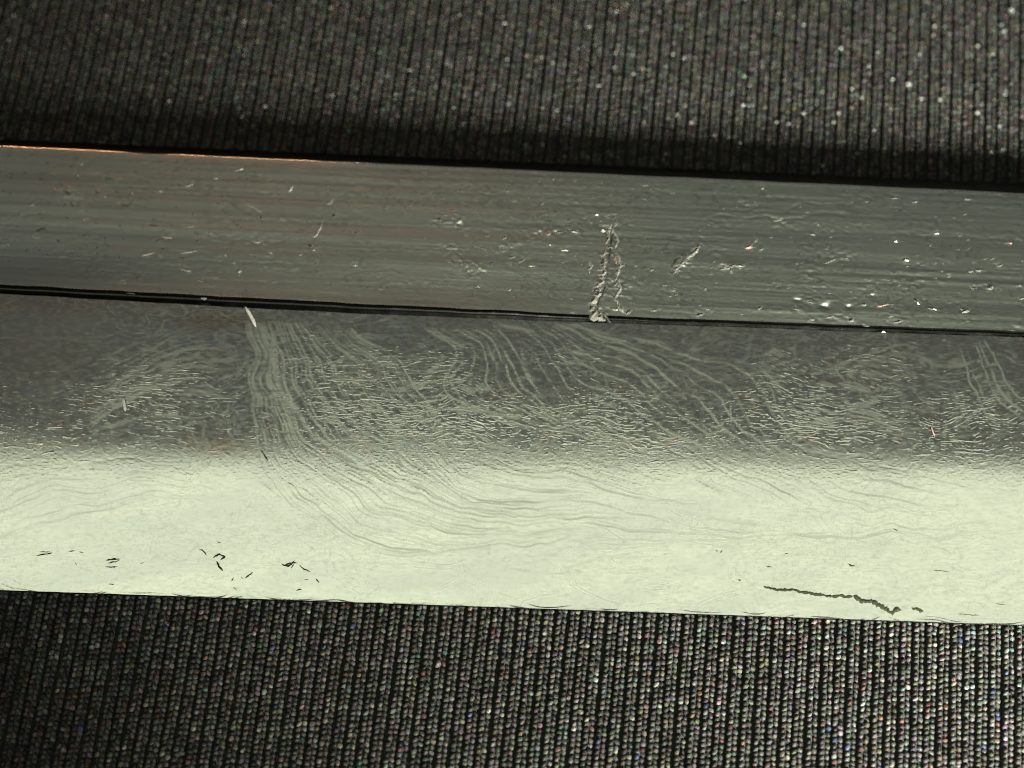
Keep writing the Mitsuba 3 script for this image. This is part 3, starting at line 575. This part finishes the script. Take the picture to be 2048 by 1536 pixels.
for i, (x, y, ln, wd, an) in enumerate(FLAKES):
    if y > row_ridge(x) + 4:
        continue
    mat = 'burr_pink' if i % 23 == 7 else ('burr_chalk' if R.random() < 0.85 else 'burr_steel')
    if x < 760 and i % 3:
        mat = 'burr_lightened'
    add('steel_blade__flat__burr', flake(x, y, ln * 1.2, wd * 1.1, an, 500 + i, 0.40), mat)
# the torn vertical scar and the slanting one beside it: a pale raised lip with a dark cut along it
for i, (pts, w, mat) in enumerate([([(1208, 500), (1205, 522), (1208, 545), (1205, 560), (1193, 576), (1197, 590), (1187, 604), (1184, 618), (1191, 632), (1212, 640)], 13, 'scar_lip'), ([(1222, 446), (1214, 458), (1218, 474), (1210, 488)], 7, 'scar_lip'), ([(1176, 520), (1182, 534), (1180, 548)], 6, 'scar_lip'), ([(1232, 440), (1226, 462), (1236, 480), (1230, 498)], 6, 'scar_lip'), ([(1230, 450), (1224, 480), (1220, 510), (1214, 540), (1217, 562), (1205, 586), (1196, 604), (1195, 622)], 4, 'gouge_dark'),
                                    ([(1236, 508), (1240, 530), (1233, 556), (1241, 576), (1230, 596), (1240, 616), (1257, 630)], 6, 'scar_lip'), ([(1347, 548), (1360, 530), (1376, 515), (1392, 500), (1398, 490)], 6, 'scar_lip'), ([(1341, 535), (1356, 518), (1372, 506)], 4, 'gouge_dark'), ([(1438, 526), (1456, 532), (1470, 530), (1490, 534)], 6, 'scar_lip')]):
    key = add('steel_blade__flat__scar', ribbon(pts, w, 0.0002, 300 + i, rise=0.5, step=4.0, jag=0.85), mat)
    if i == 0:
        labels[key] = {'label': 'pale ragged vertical scar right of centre, reaching the ridge'}
# specks too small to pick apart: one part
sv, sf, nb = [], [], 0
for i in range(460):
    x, y0 = R.uniform(-60, 2100), R.random() ** 0.9
    y = row_flat1(x) + 6 + (row_flat0(x) - row_flat1(x) - 12) * y0
    if x > 1250 and R.random() < 0.45:
        continue
    v, f = flake(x, y, R.uniform(5, 13), R.uniform(1.8, 3.0), R.gauss(-0.03, 0.2), 2000 + i, 0.3)
    sv.append(v); sf.append(f + nb); nb += len(v)
add('steel_blade__flat__fine_burrs', (np.vstack(sv), np.vstack(sf)), 'burr_chalk')
labels['steel_blade__flat__fine_burrs'] = {'label': 'tiny pale flecks scattered over the upper flat', 'kind': 'stuff'}

# ----------------------------------------------------------------- loose fibres on the blade, lint on the cloth


def capsule(p0, p1, r0, r1, sides=8, n=7, bend=0.0):
    t = np.linspace(0, 1, n)[:, None]
    c = p0 * (1 - t) + p1 * t + np.array([bend, 0, 0]) * np.sin(np.pi * t)
    r = (r0 * (1 - t[:, 0]) + r1 * t[:, 0]) * np.sqrt(np.clip(1 - np.power(np.abs(2 * t[:, 0] - 1), 6), 0.03, 1))
    return meshkit.trimesh.Trimesh(*tube(c, r, sides), process=False)


def tube(p, radii, sides):
    t = np.gradient(p, axis=0); t /= np.linalg.norm(t, axis=1, keepdims=True)
    a = np.cross(t, [0, 0, 1.0]); a /= np.linalg.norm(a, axis=1, keepdims=True)
    b = np.cross(t, a); ang = np.arange(sides) * 2 * np.pi / sides
    v = p[:, None] + radii[:, None, None] * (np.cos(ang)[None, :, None] * a[:, None] + np.sin(ang)[None, :, None] * b[:, None])
    n = len(p)
    f = []
    for i in range(n - 1):
        for j in range(sides):
            k = (j + 1) % sides
            f += [[i * sides + j, i * sides + k, (i + 1) * sides + k], [i * sides + j, (i + 1) * sides + k, (i + 1) * sides + j]]
    vv = np.vstack([v.reshape(-1, 3), p[:1], p[-1:]])
    for j in range(sides):
        k = (j + 1) % sides
        f += [[j, n * sides, k], [(n - 1) * sides + j, (n - 1) * sides + k, n * sides + 1]]
    return vv, np.array(f)


def loose(name, a, b, w, mat, label, cat, bend=0.0):
    za, zb = float(surf_z(*a)) + w * PX * 0.5, float(surf_z(*b)) + w * PX * 0.5
    key = add(name, capsule(at(*a, za), at(*b, zb), w * PX * 0.5, w * PX * 0.45, bend=bend), mat, smooth=True)
    labels[key] = {'label': label, 'category': cat}


loose('fibre', (490, 613), (512, 654), 7.5, 'fibre_white', 'short white fibre leaning just below the blade ridge at left', 'fibre', 0.0004)
loose('fibre', (245, 795), (251, 823), 7, 'fibre_white', 'small upright white sliver on the dark left part of the blade', 'fibre')
loose('fibre', (1862, 853), (1869, 873), 3.5, 'burr_pink', 'tiny reddish sliver on the dark scratched part of the blade at right', 'fibre')

LINT = [(27, 31, 13), (488, 42, 14), (17, 80, 13), (338, 202, 17), (530, 213, 17), (484, 234, 13), (665, 190, 13), (919, 29, 12), (1009, 46, 17), (1178, 53, 14), (1014, 118, 13), (1083, 114, 12), (1105, 125, 12), (1233, 22, 14), (1267, 147, 15), (1197, 171, 17), (1231, 106, 13), (1228, 135, 11), (1346, 108, 14), (1368, 116, 14), (1114, 220, 14),
        (1383, 244, 17), (1086, 290, 14), (818, 140, 13), (791, 188, 12), (1354, 229, 14), (1288, 244, 11), (907, 215, 11), (926, 248, 11), (1331, 308, 13), (1681, 96, 19), (1817, 168, 22), (1869, 52, 15), (2023, 20, 22), (2008, 62, 17), (1955, 225, 20), (1486, 210, 18), (1607, 49, 13), (1737, 132, 13), (1786, 158, 15), (1843, 197, 15), (1880, 199, 16),
        (1677, 226, 15), (1667, 244, 16), (1607, 226, 15), (1577, 247, 15), (1553, 244, 14), (1748, 260, 13), (1480, 285, 13), (1646, 332, 15), (1955, 91, 15), (1986, 107, 14), (2005, 299, 16), (1982, 304, 15), (1704, 177, 14), (1724, 195, 14), (1790, 308, 13), (1714, 307, 13), (1429, 270, 14), (1755, 104, 13), (1839, 109, 13), (1999, 252, 14), (1558, 26, 13)]
SAID = {(1817, 168): 'largest white lint speck on the cloth above the blade, upper right', (1681, 96): 'round bright lint speck high on the cloth, left of the largest speck', (1955, 225): 'bright lint speck near the right border just above the blade', (1486, 210): 'bright lone lint speck right of the cloth centre above the blade',
        (2023, 20): 'pale blurred lint speck in the top right corner of the cloth', (1383, 244): 'bright lint speck on the middle of the cloth above the blade', (1009, 46): 'lint speck near the top centre of the cloth', (338, 202): 'bluish white lint speck on the dark cloth at upper left', (1646, 332): 'lint speck almost touching the blade spine at right'}
COLS = ['far left', 'left', 'left of centre', 'centre', 'right of centre', 'right', 'far right']
ORDER = ['leftmost', 'second from left', 'third from left', 'fourth from left', 'fifth from left', 'sixth from left', 'seventh from left', 'eighth from left', 'ninth from left', 'tenth from left']


def zone(x, y):
    low = (y - (279 + 88 * x / 2048)) > -85
    return COLS[min(6, int(x / 2048 * 7))], ('just above the blade' if low else 'near cloth top' if y < 75 else 'midway above the blade')


def said(x, y):
    same = sorted((a_, b_) for a_, b_, _ in LINT if (a_, b_) not in SAID and zone(a_, b_) == zone(x, y))
    where = ', '.join(zone(x, y)[::-1])
    return f'pale lint speck {where}' + (f', {ORDER[same.index((x, y))]} of {len(same)}' if len(same) > 1 else '')


ico = trimesh.creation.icosphere(1)
for i, (x, y, d) in enumerate(LINT):
    g = np.random.default_rng(900 + i)
    r = d * 0.25 * PX
    v = np.array(ico.vertices) * (1 + g.uniform(-0.25, 0.2, (len(ico.vertices), 1))) * [r, r * g.uniform(0.8, 1.1), r * 0.7]
    key = add('lint_speck', (v + at(x, y, r * 0.55), np.array(ico.faces)), 'lint_white', smooth=True)
    labels[key] = {'label': SAID.get((x, y)) or said(x, y), 'category': 'lint', 'group': 'pale lint specks on the cloth above the blade'}
